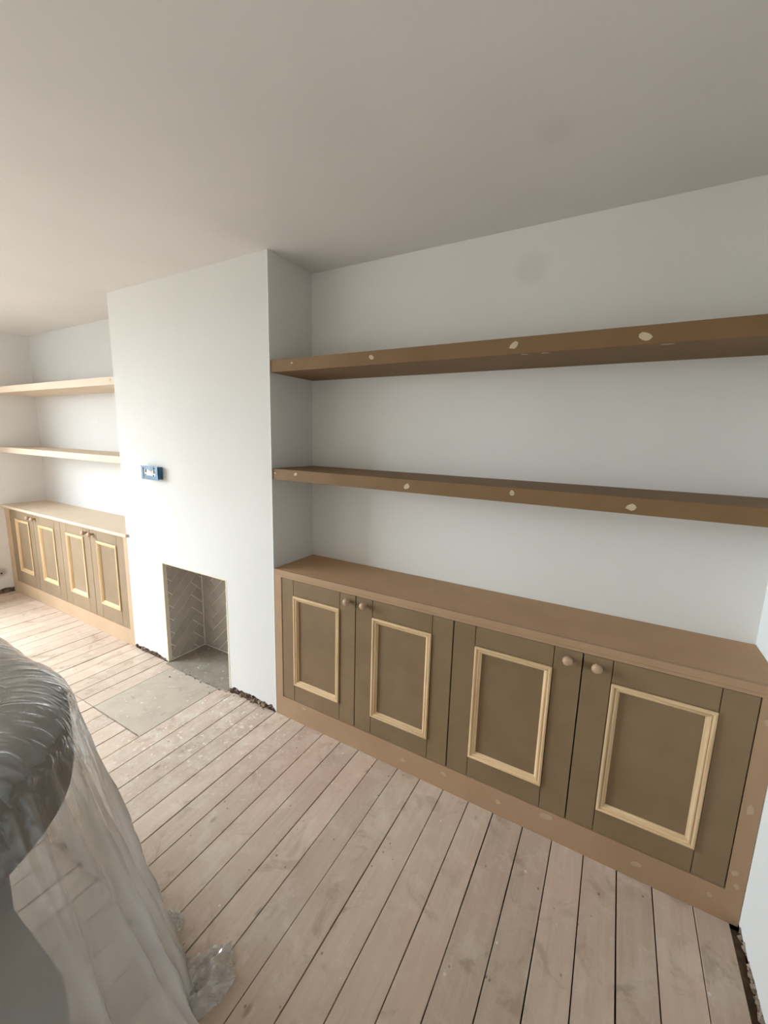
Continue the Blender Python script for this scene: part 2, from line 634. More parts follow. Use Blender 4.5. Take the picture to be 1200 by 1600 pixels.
M['plate'] = mat_plain('white_plastic_plate', (0.80, 0.77, 0.70), 0.4, 0.4)
M['black'] = mat_plain('black_plastic', (0.015, 0.015, 0.017), 0.5, 0.3)
M['brown'] = mat_plain('cream_switch', (0.76, 0.68, 0.56), 0.5, 0.3)
M['frame_white'] = mat_plain('white_window_paint', (0.80, 0.80, 0.79), 0.4, 0.4)
M['fabric'] = mat_plain('dark_taupe_upholstery', (0.026, 0.021, 0.016), 0.9, 0.1, 0.25)
M['fabric_pale'] = mat_plain('taupe_side_panel', (0.30, 0.275, 0.24), 0.85, 0.1, 0.15)
M['fabric_deep'] = mat_plain('charcoal_base_cloth', (0.014, 0.014, 0.015), 0.9, 0.1, 0.2)
M['sheet'] = mat_sheet()


def mat_pane():
    m = bpy.data.materials.new('window_glass')
    m.use_nodes = True
    t = m.node_tree
    t.nodes.clear()
    out = t.nodes.new('ShaderNodeOutputMaterial')
    a = t.nodes.new('ShaderNodeBsdfTransparent')
    g = t.nodes.new('ShaderNodeBsdfGlossy')
    g.inputs['Roughness'].default_value = 0.02
    x = t.nodes.new('ShaderNodeMixShader')
    x.inputs[0].default_value = 0.06
    t.links.new(a.outputs[0], x.inputs[1])
    t.links.new(g.outputs[0], x.inputs[2])
    t.links.new(x.outputs[0], out.inputs['Surface'])
    return m


M['pane'] = mat_pane()

# ------------------------------------------------------------------ floor
fl = MB().box(XL - 0.1, XR + 0.1, YF - 0.1, 0.45, -0.14, -0.045).build('floor', M['void'])
struct(fl)

seams = [-2.97, -2.86, -2.745, -2.63, -2.515, -2.40, -2.295, -2.19, -2.075, -1.96, -1.822, -1.70, -1.582, -1.46, -1.36,
         -1.247, -1.135, -1.027, -0.910, -0.797, -0.684, -0.572, -0.459, -0.346, -0.222, -0.120, -0.007, 0.103, 0.210,
         0.330, 0.441, 0.551, 0.662, 0.774, 0.889, 1.004, 1.121, 1.227, 1.348, 1.460, 1.572, 1.682, 1.792, 1.910]
seams = [XL + 0.02, -3.31, -3.195, -3.08] + seams + [2.008]
HEARTH_Y = -0.505


def board(x0, x1, y0, y1):
    """a plank with slightly wandering edges, a little proud or low"""
    zt = random.uniform(-0.0012, 0.0008)
    g0, g1 = random.uniform(0.0012, 0.0024), random.uniform(0.0012, 0.0024)
    n = max(2, int((y1 - y0) / 0.25))
    ph = random.uniform(0, 50)
    mb = MB()
    pl, pr = [], []
    for i in range(n + 1):
        y = y0 + (y1 - y0) * i / n
        pl.append((x0 + g0 + 0.0012 * noise.noise((ph, y * 3, 0)), y))
        pr.append((x1 - g1 + 0.0012 * noise.noise((ph + 9, y * 3, 0)), y))
    outline = pl + pr[::-1]
    k = len(outline)
    mb.v += [(x, y, zt) for x, y in outline] + [(x, y, -0.024) for x, y in outline]
    for i in range(n):
        mb.f.append((i, i + 1, k - 2 - i, k - 1 - i))
        mb.m.append(0)
    for i in range(k):
        j = (i + 1) % k
        mb.f.append((i, j, k + j, k + i))
        mb.m.append(0)
    o = mb.build('floorboard', M['boards'], fl, bevel=0.0012, seg=1)
    return o


for i in range(len(seams) - 1):
    a, b = seams[i], seams[i + 1]
    mid = (a + b) / 2
    back = 0.02
    if XC - 0.02 < mid < 0.0:
        back = -0.002
    if -0.915 < a and b < -0.455:                       # stopped by the hearth slab
        board(a, b, YF, HEARTH_Y - 0.003)
        continue
    if -1.37 < a and b < -0.90:                         # boards jointed in line with the hearth
        board(a, b, HEARTH_Y + 0.002, back)
        board(a, b, YF, HEARTH_Y - 0.002)
        continue
    j = random.choice([None, None, -2.2, -1.9, -2.6])
    if j:
        board(a, b, j, back)
        board(a, b, YF, j - 0.003)
    else:
        board(a, b, YF, back)

hs = MB()
hn = 16
xa, xb = -0.908, -0.461
edge = [(xa + (xb - xa) * i / hn, HEARTH_Y + 0.003 + 0.004 * noise.noise((i * 0.7, 3, 1))) for i in range(hn + 1)]
pts = [(x, y, 0.0) for x, y in edge] + [(xb, -0.03, 0.0), (xa, -0.028, 0.0)]
hs.prism(pts, (0, 0, -0.04))
hs.build('hearth_slab', M['hearth'], fl)

# strip of lower boarding and crumbs in the gap along the right wall
gp = MB().box(2.010, 2.034, YF, 0.0, -0.045, -0.016)
gp.build('gap_batten', mat_plain('dusty_batten', (0.25, 0.18, 0.125), 0.85, 0.1, 0.4), fl)


# ------------------------------------------------------------------ walls
def jag(seed, lo, hi, fine=1.0):
    def f(t):
        v = 0.5 + 0.5 * noise.noise((t * 9.0 * fine, seed, 0.3)) + 0.35 * noise.noise((t * 38.0 * fine, seed, 7.1))
        return max(0.004, lo + (hi - lo) * v)
    return f


def skin(mb, axis, fixed, inward, a0, a1, ztop, bottom, step=0.012, depth=0.016, mat=0, holes=()):
    """a plaster face on the plane axis=fixed from a0 to a1 whose lower edge is ragged and has thickness.
    holes: (a, b, z0, z1) openings."""
    def P(a, z, d=0.0):
        return (fixed + d, a, z) if axis == 'X' else (a, fixed + d, z)
    cuts = sorted({a0, a1, *[h[0] for h in holes], *[h[1] for h in holes]})
    for c0, c1 in zip(cuts[:-1], cuts[1:]):
        hh = [h for h in holes if h[0] <= c0 + 1e-6 and h[1] >= c1 - 1e-6]
        n = max(1, int((c1 - c0) / step)) if bottom else 1
        zb = 0.10
        blocks = [(0 if not bottom else zb, ztop)]
        skip_low = False
        for h in hh:
            nb = []
            for z0, z1 in blocks:
                if h[2] > z0:
                    nb.append((z0, min(z1, h[2])))
                if h[3] < z1:
                    nb.append((max(z0, h[3]), z1))
            blocks = nb
            if h[2] <= 0.0:
                skip_low = True
        for z0, z1 in blocks:
            mb.poly([P(c0, z0), P(c1, z0), P(c1, z1), P(c0, z1)], mat)
        if bottom and not skip_low:
            xs = [c0 + (c1 - c0) * i / n for i in range(n + 1)]
            zs = [bottom(x) for x in xs]
            for i in range(n):
                mb.poly([P(xs[i], zs[i]), P(xs[i + 1], zs[i + 1]), P(xs[i + 1], zb), P(xs[i], zb)], mat)
                mb.poly([P(xs[i], zs[i]), P(xs[i + 1], zs[i + 1]), P(xs[i + 1], zs[i + 1] + 0.004, inward * depth),
                         P(xs[i], zs[i] + 0.004, inward * depth)], mat)


FX0, FX1, FZ = -0.990, -0.381, 0.702      # fireplace opening


def chim_bottom(x):
    if x < -0.978 or (-0.99 <= x < -0.38):
        b = jag(2.0, 0.004, 0.042)(x)
        return 0.004 if x > -1.005 else b * min(1, 0.3 + (-1.005 - x) * 12) if x < -1.005 else 0.004
    k = min(1.0, (x - FX1) * 30.0)
    e = 1.0 if x < -0.03 else max(0.0, -x / 0.03)
    return max(0.003, jag(5.0, 0.012, 0.05)(x) * k * e)


mb = MB()
skin(mb, 'Y', 0.0, 1, XC, 0.0, H, chim_bottom, step=0.011, holes=[(FX0, FX1, 0.0, FZ)])
mb.poly([(0, 0, 0), (0, DR, 0), (0, DR, H), (0, 0, H)])
mb.poly([(XC, 0, 0), (XC, DL, 0), (XC, DL, H), (XC, 0, H)])
mb.poly([(FX0, 0, 0), (FX0, 0.02, 0), (FX0, 0.02, FZ), (FX0, 0, FZ)])
mb.poly([(FX1, 0, 0), (FX1, 0.02, 0), (FX1, 0.02, FZ), (FX1, 0, FZ)])
mb.poly([(FX0, 0, FZ), (FX1, 0, FZ), (FX1, 0.02, FZ), (FX0, 0.02, FZ)])
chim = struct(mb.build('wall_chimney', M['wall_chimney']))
mb = MB()
mb.box(XC + 0.004, FX0 - 0.03, 0.016, DR, -0.02, H)
mb.box(FX1 + 0.03, -0.004, 0.016, DR, -0.02, H)
mb.box(FX0 - 0.03, FX1 + 0.03, 0.021, DR, FZ + 0.022, H)
mb.build('masonry_core', M['rubble'], chim)


def rubble(name, parent, pts, rng, seed, mat='rubble'):
    rr = random.Random(seed)
    mb = MB()
    for (x, y, z), s in pts:
        k = rr.uniform(0.7, 1.3) * s
        n0 = len(mb.v)
        rot = Matrix.Rotation(rr.uniform(0, 6.28), 3, 'Z') @ Matrix.Rotation(rr.uniform(-0.6, 0.6), 3, 'X')
        for c in ((-1, -1, -1), (1, -1, -1), (1, 1, -1), (-1, 1, -1), (-1, -1, 1), (1, -1, 1), (1, 1, 1), (-1, 1, 1)):
            v = rot @ (Vector(c) * k * 0.5 * rr.uniform(0.65, 1.15))
            mb.v.append((x + v.x, y + v.y, max(0.0005, z + v.z)))
        for q in ((3, 2, 1, 0), (4, 5, 6, 7), (0, 1, 5, 4), (1, 2, 6, 5), (2, 3, 7, 6), (3, 0, 4, 7)):
            mb.f.append(tuple(n0 + i for i in q))
            mb.m.append(0)
    o = mb.build(name, M[mat], parent)
    o['kind'] = 'stuff'
    return o


rr = random.Random(3)
pts = []
for x0, x1, nn in ((XC + 0.01, FX0 - 0.02, 55), (FX1 + 0.012, -0.015, 110)):
    for _ in range(nn):
        x = rr.uniform(x0, x1)
        pts.append(((x, rr.uniform(-0.012, 0.016), rr.uniform(0.002, 0.026)), rr.choice((0.006, 0.009, 0.014))))
for _ in range(26):                                   # a few crumbs strewn on the boards and hearth edge
    x = rr.uniform(-0.9, -0.05)
    pts.append(((x, -abs(rr.gauss(0.02, 0.03)) - 0.006, 0.002), rr.choice((0.004, 0.006))))
rubble('rubble', chim, pts, rr, 11)

# cream edge beads round the opening and down the outer corner of the breast
MB().box(FX0 - 0.006, FX0 + 0.003, -0.0015, 0.02, 0.003, FZ + 0.003).build('edge_bead', M['bead'], chim)
MB().box(FX1 - 0.003, FX1 + 0.006, -0.0015, 0.02, 0.003, FZ + 0.003).build('edge_bead', M['bead'], chim)
MB().box(FX0 - 0.003, FX1 + 0.003, -0.0015, 0.02, FZ - 0.002, FZ + 0.004).build('edge_bead', M['bead'], chim)
MB().box(-0.004, 0.0015, -0.0015, 0.004, 0.004, H - 0.001).build('edge_bead', M['wall'], chim)

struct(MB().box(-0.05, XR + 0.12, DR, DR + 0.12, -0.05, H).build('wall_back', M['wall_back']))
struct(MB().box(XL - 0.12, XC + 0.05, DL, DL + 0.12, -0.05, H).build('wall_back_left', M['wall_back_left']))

mb = MB()
skin(mb, 'X', XR, 1, YF, DR + 0.02, H, lambda y: 0.004 + max(0.0, 0.008 + 0.05 * max(0.0, -y) * (1 if y > -0.6 else 0.6 / -y) + 0.012 * noise.noise((y * 14, 1, 1)) + 0.007 * noise.noise((y * 60, 2, 2))))
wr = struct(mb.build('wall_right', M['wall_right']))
MB().box(XR + 0.017, XR + 0.14, YF, DR + 0.1, -0.05, H).build('masonry_core', M['rubble'], wr)
rr = random.Random(9)
rubble('rubble', wr, [((XR + rr.uniform(-0.002, 0.012), rr.uniform(-0.95, -0.02), rr.uniform(0.0, 0.020)), rr.choice((0.006, 0.009, 0.013))) for _ in range(260)], rr, 21, 'crumbs')

mb = MB()
skin(mb, 'X', XL, -1, YF, DL + 0.02, H, jag(4.0, 0.02, 0.07), step=0.02,
     holes=[(WIN['y0'], WIN['y1'], WIN['z0'], WIN['z1'])])
wl = struct(mb.build('wall_left', M['wall_left']))
mb = MB()
w = WIN
mb.box(XL - 0.20, XL - 0.017, YF - 0.1, w['y0'], -0.05, H)
mb.box(XL - 0.20, XL - 0.017, w['y1'], DL + 0.1, -0.05, H)
mb.box(XL - 0.20, XL - 0.017, w['y0'], w['y1'], -0.05, w['z0'])
mb.box(XL - 0.20, XL - 0.017, w['y0'], w['y1'], w['z1'], H)
mb.build('masonry_core', M['rubble'], wl)

struct(MB().box(XL - 0.2, XR + 0.14, YF - 0.12, YF, -0.05, H).build('wall_front', M['wall_front']))
struct(MB().box(XL - 0.2, XR + 0.14, YF - 0.12, 0.46, H, H + 0.12).build('ceiling', M['ceiling']))

# window in the left wall, out of the picture: the room's daylight
mb = MB()
xw0, xw1 = XL - 0.16, XL - 0.10
mb.box(xw0, xw1, w['y0'], w['y0'] + 0.06, w['z0'], w['z1'])
mb.box(xw0, xw1, w['y1'] - 0.06, w['y1'], w['z0'], w['z1'])
mb.box(xw0, xw1, w['y0'], w['y1'], w['z0'], w['z0'] + 0.06)
mb.box(xw0, xw1, w['y0'], w['y1'], w['z1'] - 0.06, w['z1'])
ym = (w['y0'] + w['y1']) / 2
mb.box(xw0, xw1, ym - 0.03, ym + 0.03, w['z0'], w['z1'])
win = struct(mb.build('window_1', M['frame_white']))
MB().box(XL - 0.132, XL - 0.128, w['y0'] + 0.05, ym, w['z0'] + 0.05, w['z1'] - 0.05).build('pane', M['pane'], win)
MB().box(XL - 0.132, XL - 0.128, ym, w['y1'] - 0.05, w['z0'] + 0.05, w['z1'] - 0.05).build('pane', M['pane'], win)
MB().box(XL - 0.10, XL + 0.03, w['y0'] - 0.03, w['y1'] + 0.03, w['z0'] - 0.03, w['z0']).build('window_sill', M['frame_white'], win, bevel=0.004)
mb = MB()
for (ya, yb, za, zb) in ((w['y0'] - 0.001, w['y0'], w['z0'], w['z1']), (w['y1'], w['y1'] + 0.001, w['z0'], w['z1'])):
    mb.box(XL - 0.10, XL, ya, yb, za, zb)
mb.box(XL - 0.10, XL, w['y0'], w['y1'], w['z1'], w['z1'] + 0.001)
mb.build('window_reveal', M['wall'], win)

# ------------------------------------------------------------------ fireplace recess with herringbone tiles
fp = thing('fireplace', 'small rectangular fireplace opening lined with grey herringbone tiles', 'fireplace', ((FX0 + FX1) / 2, 0.0, 0.0))
YB = 0.283
XI0, XI1 = FX0 + 0.004, FX1 - 0.004
mb = MB()
mb.box(FX0 - 0.024, XI0, 0.021, YB + 0.03, 0.0, FZ + 0.02)
mb.box(XI1, FX1 + 0.024, 0.021, YB + 0.03, 0.0, FZ + 0.02)
mb.box(XI0, XI1, YB, YB + 0.03, 0.0, FZ + 0.02)
mb.box(XI0, XI1, 0.021, YB, FZ, FZ + 0.02)
mb.build('grout_lining', M['grout'], fp)
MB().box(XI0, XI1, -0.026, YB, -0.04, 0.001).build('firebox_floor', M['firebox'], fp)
# pale mortar run up the inner corner
mb = MB()
for k in range(14):
    z = 0.002 + k * 0.05
    mb.box(XI0, XI0 + 0.007 + 0.004 * noise.noise((k * 1.3, 0, 0)), YB - 0.008 - 0.003 * noise.noise((k * 1.7, 4, 0)), YB, z, z + 0.05)
mb.build('corner_mortar', M['grout'], fp)

TW, TN, G = 0.066, 4, 0.0054
r2 = math.sqrt(0.5)


def herring(a0, a1, b0, b1, a_org, place):
    """45 degree herringbone in wall coordinates (a along, b up), clipped to the panel; one tile, one object"""
    L = TW * TN
    for i in range(-40, 60):
        for j in range(-4, 5):
            for kind in (0, 1):
                if kind == 0:
                    p0, q0, dp, dq = (i + 2 * TN * j) * TW, i * TW, L, TW
                else:
                    p0, q0, dp, dq = i * TW, (i - 2 * TN + 1 + 2 * TN * j) * TW, TW, L
                p0, q0, dp, dq = p0 + G / 2, q0 + G / 2, dp - G, dq - G
                poly = []
                for p, q in ((p0, q0), (p0 + dp, q0), (p0 + dp, q0 + dq), (p0, q0 + dq)):
                    poly.append(((p - q) * r2 + a_org, (p + q) * r2))
                poly = clip(poly, a0, a1, b0, b1)
                if len(poly) >= 3 and area2(poly) > 1e-5:
                    place(poly)


def tile_on(conv, out):
    def place(poly):
        mb = MB()
        mb.prism([conv(a, b) for a, b in poly], Vector(out) * random.uniform(0.0022, 0.0034))
        mb.build('tile', M['tile'], fp)
    return place


herring(0.024, YB - 0.010, 0.012, FZ - 0.003, 0.052, tile_on(lambda a, b: (XI0, a, b), (1, 0, 0)))
herring(YB + 0.010, YB + (XI1 - XI0) - 0.006, 0.012, FZ - 0.003, 0.052,
        tile_on(lambda a, b: (XI0 + a - YB, YB, b), (0, -1, 0)))
herring(0.006, YB - 0.024, 0.012, FZ - 0.003, 0.10, tile_on(lambda a, b: (XI1, YB - a, b), (-1, 0, 0)))


# ------------------------------------------------------------------ filler patches
def filler(parent, plane, c, w, h, seed, mat='filler'):
    """a thin smear of dried filler standing a hair proud; plane: 'front' (faces -Y) or 'under' (faces -Z)"""
    rr = random.Random(seed)
    n = 9
    ang = rr.uniform(0, 6.28)
    pts = []
    for k in range(n):
        t = 2 * math.pi * k / n
        r = rr.uniform(0.7, 1.1)
        u, v = w / 2 * r * math.cos(t), h / 2 * r * math.sin(t)
        s = 0.35 * u / max(w, 1e-6) * h * math.sin(ang)
        if plane == 'front':
            pts.append((c[0] + u, c[1], c[2] + v + s))
        else:
            pts.append((c[0] + u, c[1] + v, c[2]))
    off = (0, -0.0009, 0) if plane == 'front' else (0, 0, -0.0009)
    MB().prism(pts, off).build('filler_patch', M[mat], parent)


# ------------------------------------------------------------------ cupboard doors
def moulding(door, x0, x1, z0, z1, yf, wd=0.028):
    """four mitred lengths of pine bolection moulding; profile is (inset from the outer edge, height above the door face)"""
    prof = [(0.0, 0.0005), (0.0, 0.0062), (0.0025, 0.0085), (0.0065, 0.0092), (0.0105, 0.0080), (0.0118, 0.0034), (0.0138, 0.0034),
            (0.0150, 0.0058), (0.0185, 0.0056), (0.0215, 0.0030), (0.0250, -0.0030), (wd, -0.0050), (wd, -0.0095)]
    for side in range(4):
        mb = MB()
        rows = []
        for d, h in prof:
            y = yf - h
            if side == 0:
                a, b = (x0 + d, y, z1 - d), (x1 - d, y, z1 - d)
            elif side == 1:
                a, b = (x0 + d, y, z0 + d), (x1 - d, y, z0 + d)
            elif side == 2:
                a, b = (x0 + d, y, z0 + d), (x0 + d, y, z1 - d)
            else:
                a, b = (x1 - d, y, z0 + d), (x1 - d, y, z1 - d)
            rows.append((a, b))
        # pull the mitred ends apart by a hair
        n = len(mb.v)
        for a, b in rows:
            a, b = Vector(a), Vector(b)
            e = (b - a).normalized() * 0.0003
            mb.v += [tuple(a + e), tuple(b - e)]
        for i in range(len(rows)):
            j = (i + 1) % len(rows)
            mb.f.append((n + 2 * i, n + 2 * i + 1, n + 2 * j + 1, n + 2 * j))
            mb.m.append(0)
        mb.f.append(tuple(n + 2 * i for i in range(len(rows))))
        mb.f.append(tuple(n + 2 * i + 1 for i in range(len(rows)))[::-1])
        mb.m += [0, 0]
        mb.build('moulding', M['pine_x'] if side < 2 else M['pine_z'], door)


def cupboard_door(parent, x0, x1, s0, s1, z0, z1, r0, r1, yf, knob_x, knob_z, md='mdf_door'):
    """the panel is the door's own mesh; stiles, rails, moulding and knob are its sub-parts"""
    d = MB().box(s0 - 0.01, s1 + 0.01, yf + 0.0085, yf + 0.016, r0 - 0.01, r1 + 0.01).build('door', M[md], parent)
    g = 0.0012
    MB().box(x0, s0 - g, yf, yf + 0.02, z0, z1).build('stile', M[md], d, bevel=0.0009, seg=1)
    MB().box(s1 + g, x1, yf, yf + 0.02, z0, z1).build('stile', M[md], d, bevel=0.0009, seg=1)
    MB().box(s0 + g, s1 - g, yf, yf + 0.02, r1, z1).build('rail', M[md], d, bevel=0.0009, seg=1)
    MB().box(s0 + g, s1 - g, yf, yf + 0.02, z0, r0).build('rail', M[md], d, bevel=0.0009, seg=1)
    moulding(d, s0 + 0.0012, s1 - 0.0012, r0 + 0.0005, r1 - 0.0005, yf)
    prof = [(0.0095, 0.0), (0.0080, -0.003), (0.0072, -0.010), (0.0085, -0.014), (0.0135, -0.0165), (0.0170, -0.0205),
            (0.0180, -0.0255), (0.0165, -0.0310), (0.0125, -0.0355), (0.0065, -0.0380), (0.0015, -0.0387)]
    MB().lathe(prof, (knob_x, yf, knob_z), 'Y', 20).build('knob', M['knob'], d, smooth=True)
    return d


def cabinet(name, label, x0, x1, st0, st1, ztop, zdoor0, zdoor1, zfr, depth, doors, yf, rails, md='mdf_door', mf='mdf'):
    c = thing(name, label, 'cabinet', ((x0 + x1) / 2, 0.0, 0.0))
    yb = depth - 0.004
    mb = MB()
    mb.box(x0, x0 + 0.018, 0.030, yb, 0.0, zfr)
    mb.box(x1 - 0.018, x1, 0.030, yb, 0.0, zfr)
    mb.box(x0 + 0.018, x1 - 0.018, yb - 0.008, yb, 0.0, zfr)
    mb.box(x0 + 0.018, x1 - 0.018, 0.030, yb - 0.008, zdoor0 - 0.02, zdoor0 - 0.002)
    xm = doors[1][1]
    mb.box(xm - 0.004, xm + 0.012, 0.034, yb - 0.008, zdoor0, zfr)
    mb.build('carcass', M[md], c)
    mb = MB()
    o = [(x0, 0.0), (x1, 0.0), (x1, zfr), (x0, zfr)]
    i = [(st0, zdoor0), (st1, zdoor0), (st1, zdoor1), (st0, zdoor1)]
    for k in range(4):
        l = (k + 1) % 4
        mb.poly([(o[k][0], 0, o[k][1]), (o[l][0], 0, o[l][1]), (i[l][0], 0, i[l][1]), (i[k][0], 0, i[k][1])])
        mb.poly([(o[k][0], 0.03, o[k][1]), (i[k][0], 0.03, i[k][1]), (i[l][0], 0.03, i[l][1]), (o[l][0], 0.03, o[l][1])])
        mb.poly([(i[k][0], 0, i[k][1]), (i[l][0], 0, i[l][1]), (i[l][0], 0.03, i[l][1]), (i[k][0], 0.03, i[k][1])])
        mb.poly([(o[k][0], 0, o[k][1]), (o[k][0], 0.03, o[k][1]), (o[l][0], 0.03, o[l][1]), (o[l][0], 0, o[l][1])])
    mb.build('face_frame', M[mf], c)
    for (a, b, s0, s1, kx, kz) in doors:
        cupboard_door(c, a, b, s0, s1, zdoor0 + 0.0025, zdoor1 - 0.0025, rails[0], rails[1], yf, kx, kz, md)
    return c


cr = cabinet('alcove_cabinet', 'long four-door MDF cabinet in the right alcove, beside the fireplace', 0.001, XR - 0.0015, 0.0525, 1.981,
             0.846, 0.1175, 0.808, 0.8195, DR,
             [(0.0555, 0.5195, 0.1335, 0.430, 0.483, 0.774), (0.5245, 1.0065, 0.6155, 0.9145, 0.576, 0.776),
              (1.0120, 1.4935, 1.1030, 1.3990, 1.448, 0.773), (1.4980, 1.9780, 1.5900, 1.8880, 1.542, 0.772)],
             0.0025, (0.2155, 0.7225))
for k, (x, z, w_, h_) in enumerate(((0.202, 0.099, 0.022, 0.012), (0.80, 0.059, 0.026, 0.016), (1.005, 0.080, 0.026, 0.016),
                                    (1.244, 0.063, 0.018, 0.022), (1.425, 0.093, 0.048, 0.026), (1.735, 0.063, 0.034, 0.020),
                                    (1.945, 0.072, 0.014, 0.018), (1.996, 0.190, 0.018, 0.020), (2.006, 0.146, 0.014, 0.018),
                                    (2.002, 0.431, 0.018, 0.034), (2.006, 0.732, 0.022, 0.022))):
    filler(cr, 'front', (x, 0.0, z), w_ * 1.25, h_ * 1.25, 40 + k, 'filler_thin')

cl = cabinet('alcove_cabinet', 'four-door MDF cabinet in the far left alcove beyond the fireplace', XL + 0.0015, XC - 0.001, -3.312, -1.432,
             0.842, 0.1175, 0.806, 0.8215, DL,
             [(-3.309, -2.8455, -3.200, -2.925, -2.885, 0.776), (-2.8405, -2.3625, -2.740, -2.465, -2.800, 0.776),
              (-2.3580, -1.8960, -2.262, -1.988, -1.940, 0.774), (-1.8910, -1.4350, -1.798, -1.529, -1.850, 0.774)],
             0.0025, (0.236, 0.732), 'mdf_door_lit', 'mdf_frame_lit')

# worktops
wt = MB().box(0.001, XR - 0.0015, 0.0182, DR - 0.001, 0.8197, 0.8464).build('worktop', M['mdf_worktop'], bevel=0.0015)
MB().box(0.001, XR - 0.0015, -0.0005, 0.0180, 0.8197, 0.8464).build('shaded_front_edge', M['mdf_edge_shaded'], wt, bevel=0.0015)  # added strip, coloured darker so the lit front edge matches the top
tag(wt, 'plain brown MDF worktop on the long right-hand cabinet, below the floating shelves', 'worktop')
mb = MB()
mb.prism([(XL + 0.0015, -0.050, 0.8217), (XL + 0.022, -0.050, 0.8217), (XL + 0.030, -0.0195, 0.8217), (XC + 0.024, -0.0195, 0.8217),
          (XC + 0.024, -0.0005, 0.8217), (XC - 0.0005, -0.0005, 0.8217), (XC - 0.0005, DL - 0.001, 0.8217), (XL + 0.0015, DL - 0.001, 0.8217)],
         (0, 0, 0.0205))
wt2 = mb.build('worktop', M['mdf_left_lit'], bevel=0.0015)
tag(wt2, 'MDF worktop with a small overhang on the far left cabinet', 'worktop')


# floating shelves
def shelf(label, x0, x1, y0, y1, z0, z1, group, patches=(), mat='mdf_shelf_shaded'):
    o = MB().box(x0, x1, y0, y1, z0, z1).build('floating_shelf', M[mat], bevel=0.0012)
    tag(o, label, 'shelf', group)
    for k, (x, z, w_, h_) in enumerate(patches):
        if z is None:
            filler(o, 'under', (x, y0 + h_, z0), w_, 0.010, 70 + k + int(z0 * 100))
        else:
            filler(o, 'front', (x, y0, z), w_, h_, 90 + k + int(z0 * 100))
    return o


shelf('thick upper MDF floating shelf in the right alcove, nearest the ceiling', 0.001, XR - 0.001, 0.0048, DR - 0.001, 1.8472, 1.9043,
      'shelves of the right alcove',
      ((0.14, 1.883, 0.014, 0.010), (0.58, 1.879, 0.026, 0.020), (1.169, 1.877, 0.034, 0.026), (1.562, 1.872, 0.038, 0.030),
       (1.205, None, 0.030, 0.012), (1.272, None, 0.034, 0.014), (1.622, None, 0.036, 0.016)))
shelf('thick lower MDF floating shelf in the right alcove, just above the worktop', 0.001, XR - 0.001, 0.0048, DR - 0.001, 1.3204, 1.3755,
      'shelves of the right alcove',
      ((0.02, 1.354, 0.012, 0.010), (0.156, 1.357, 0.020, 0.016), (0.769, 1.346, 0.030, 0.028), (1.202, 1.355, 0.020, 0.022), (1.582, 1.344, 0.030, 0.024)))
shelf('upper floating shelf in the far left alcove, nearest the ceiling', XL + 0.001, XC - 0.001, 0.0038, DL - 0.001, 1.8442, 1.8965,
      'shelves of the left alcove', ((XC - 0.05, 1.876, 0.022, 0.020),), 'mdf_left_lit')
shelf('lower floating shelf in the far left alcove, between upper shelf and worktop', XL + 0.001, XC - 0.001, 0.0038, DL - 0.001, 1.3273, 1.3745,
      'shelves of the left alcove', ((-2.2, 1.352, 0.02, 0.018),), 'mdf_left_lit')

# ------------------------------------------------------------------ masked socket on the chimney breast
sk = thing('wall_socket', 'white double wall socket masked with blue tape, high on the chimney breast', 'socket', (-0.998, 0.0, 1.292))
MB().box(-1.078, -0.918, -0.030, -0.0005, 1.254, 1.331).build('back_box', M['tape'], sk, bevel=0.004)
MB().box(-1.062, -0.936, -0.034, -0.0305, 1.272, 1.318).build('faceplate', M['plate'], sk, bevel=0.002)
for (x, z, a, b) in ((-1.040, 1.303, 0.016, 0.020), (-0.955, 1.300, 0.016, 0.022), (-1.044, 1.278, 0.010, 0.012), (-0.962, 1.276, 0.014, 0.012)):
    MB().box(x - a / 2, x + a / 2, -0.0352, -0.0341, z - b / 2, z + b / 2).build('socket_hole', M['black'], sk)
MB().prism([(-1.020, -0.0341, 1.300), (-0.982, -0.0341, 1.304), (-0.980, -0.0341, 1.288), (-1.014, -0.0341, 1.284)], (0, -0.0015, 0)).build('rocker_switch', M['brown'], sk)


def tape(pts, th=0.0015):
    MB().prism(pts, (0, -th, 0)).build('tape_strip', M['tape'], sk)


tape([(-1.096, -0.0335, 1.334), (-0.914, -0.0335, 1.336), (-0.916, -0.0335, 1.314), (-1.070, -0.0335, 1.312)])
tape([(-1.080, -0.0350, 1.250), (-0.914, -0.0350, 1.248), (-0.916, -0.0350, 1.272), (-1.030, -0.0350, 1.276), (-1.080, -0.0350, 1.270)])
tape([(-1.082, -0.0365, 1.325), (-1.064, -0.0365, 1.322), (-1.058, -0.0365, 1.262), (-1.084, -0.0365, 1.252)])
tape([(-0.936, -0.0365, 1.330), (-0.914, -0.0365, 1.332), (-0.912, -0.0365, 1.252), (-0.938, -0.0365, 1.258)])
tape([(-1.006, -0.0380, 1.312), (-0.955, -0.0380, 1.330), (-0.948, -0.0380, 1.318), (-0.990, -0.0380, 1.304)])

# small stub of cable in a grubby patch low on the left wall
st = MB().lathe([(0.006, -0.001), (0.006, 0.010), (0.004, 0.013)], (XL + 0.001, -0.083, 0.193), 'X', 10).build('cable_stub', M['black'])
tag(st, 'small dark cable stub low on the left wall beside the far cabinet', 'cable')

# ------------------------------------------------------------------ low armchair under the dust sheet
SX0, SX1 = -0.42, 0.704
SY0, SY1 = -2.05, -1.093
ST = 0.995


def rounded(name, mat, parent, x0, x1, y0, y1, z0, z1, r, seg=6):
    return MB().box(x0, x1, y0, y1, z0, z1).build(name, mat, parent, bevel=r, seg=seg, smooth=True)


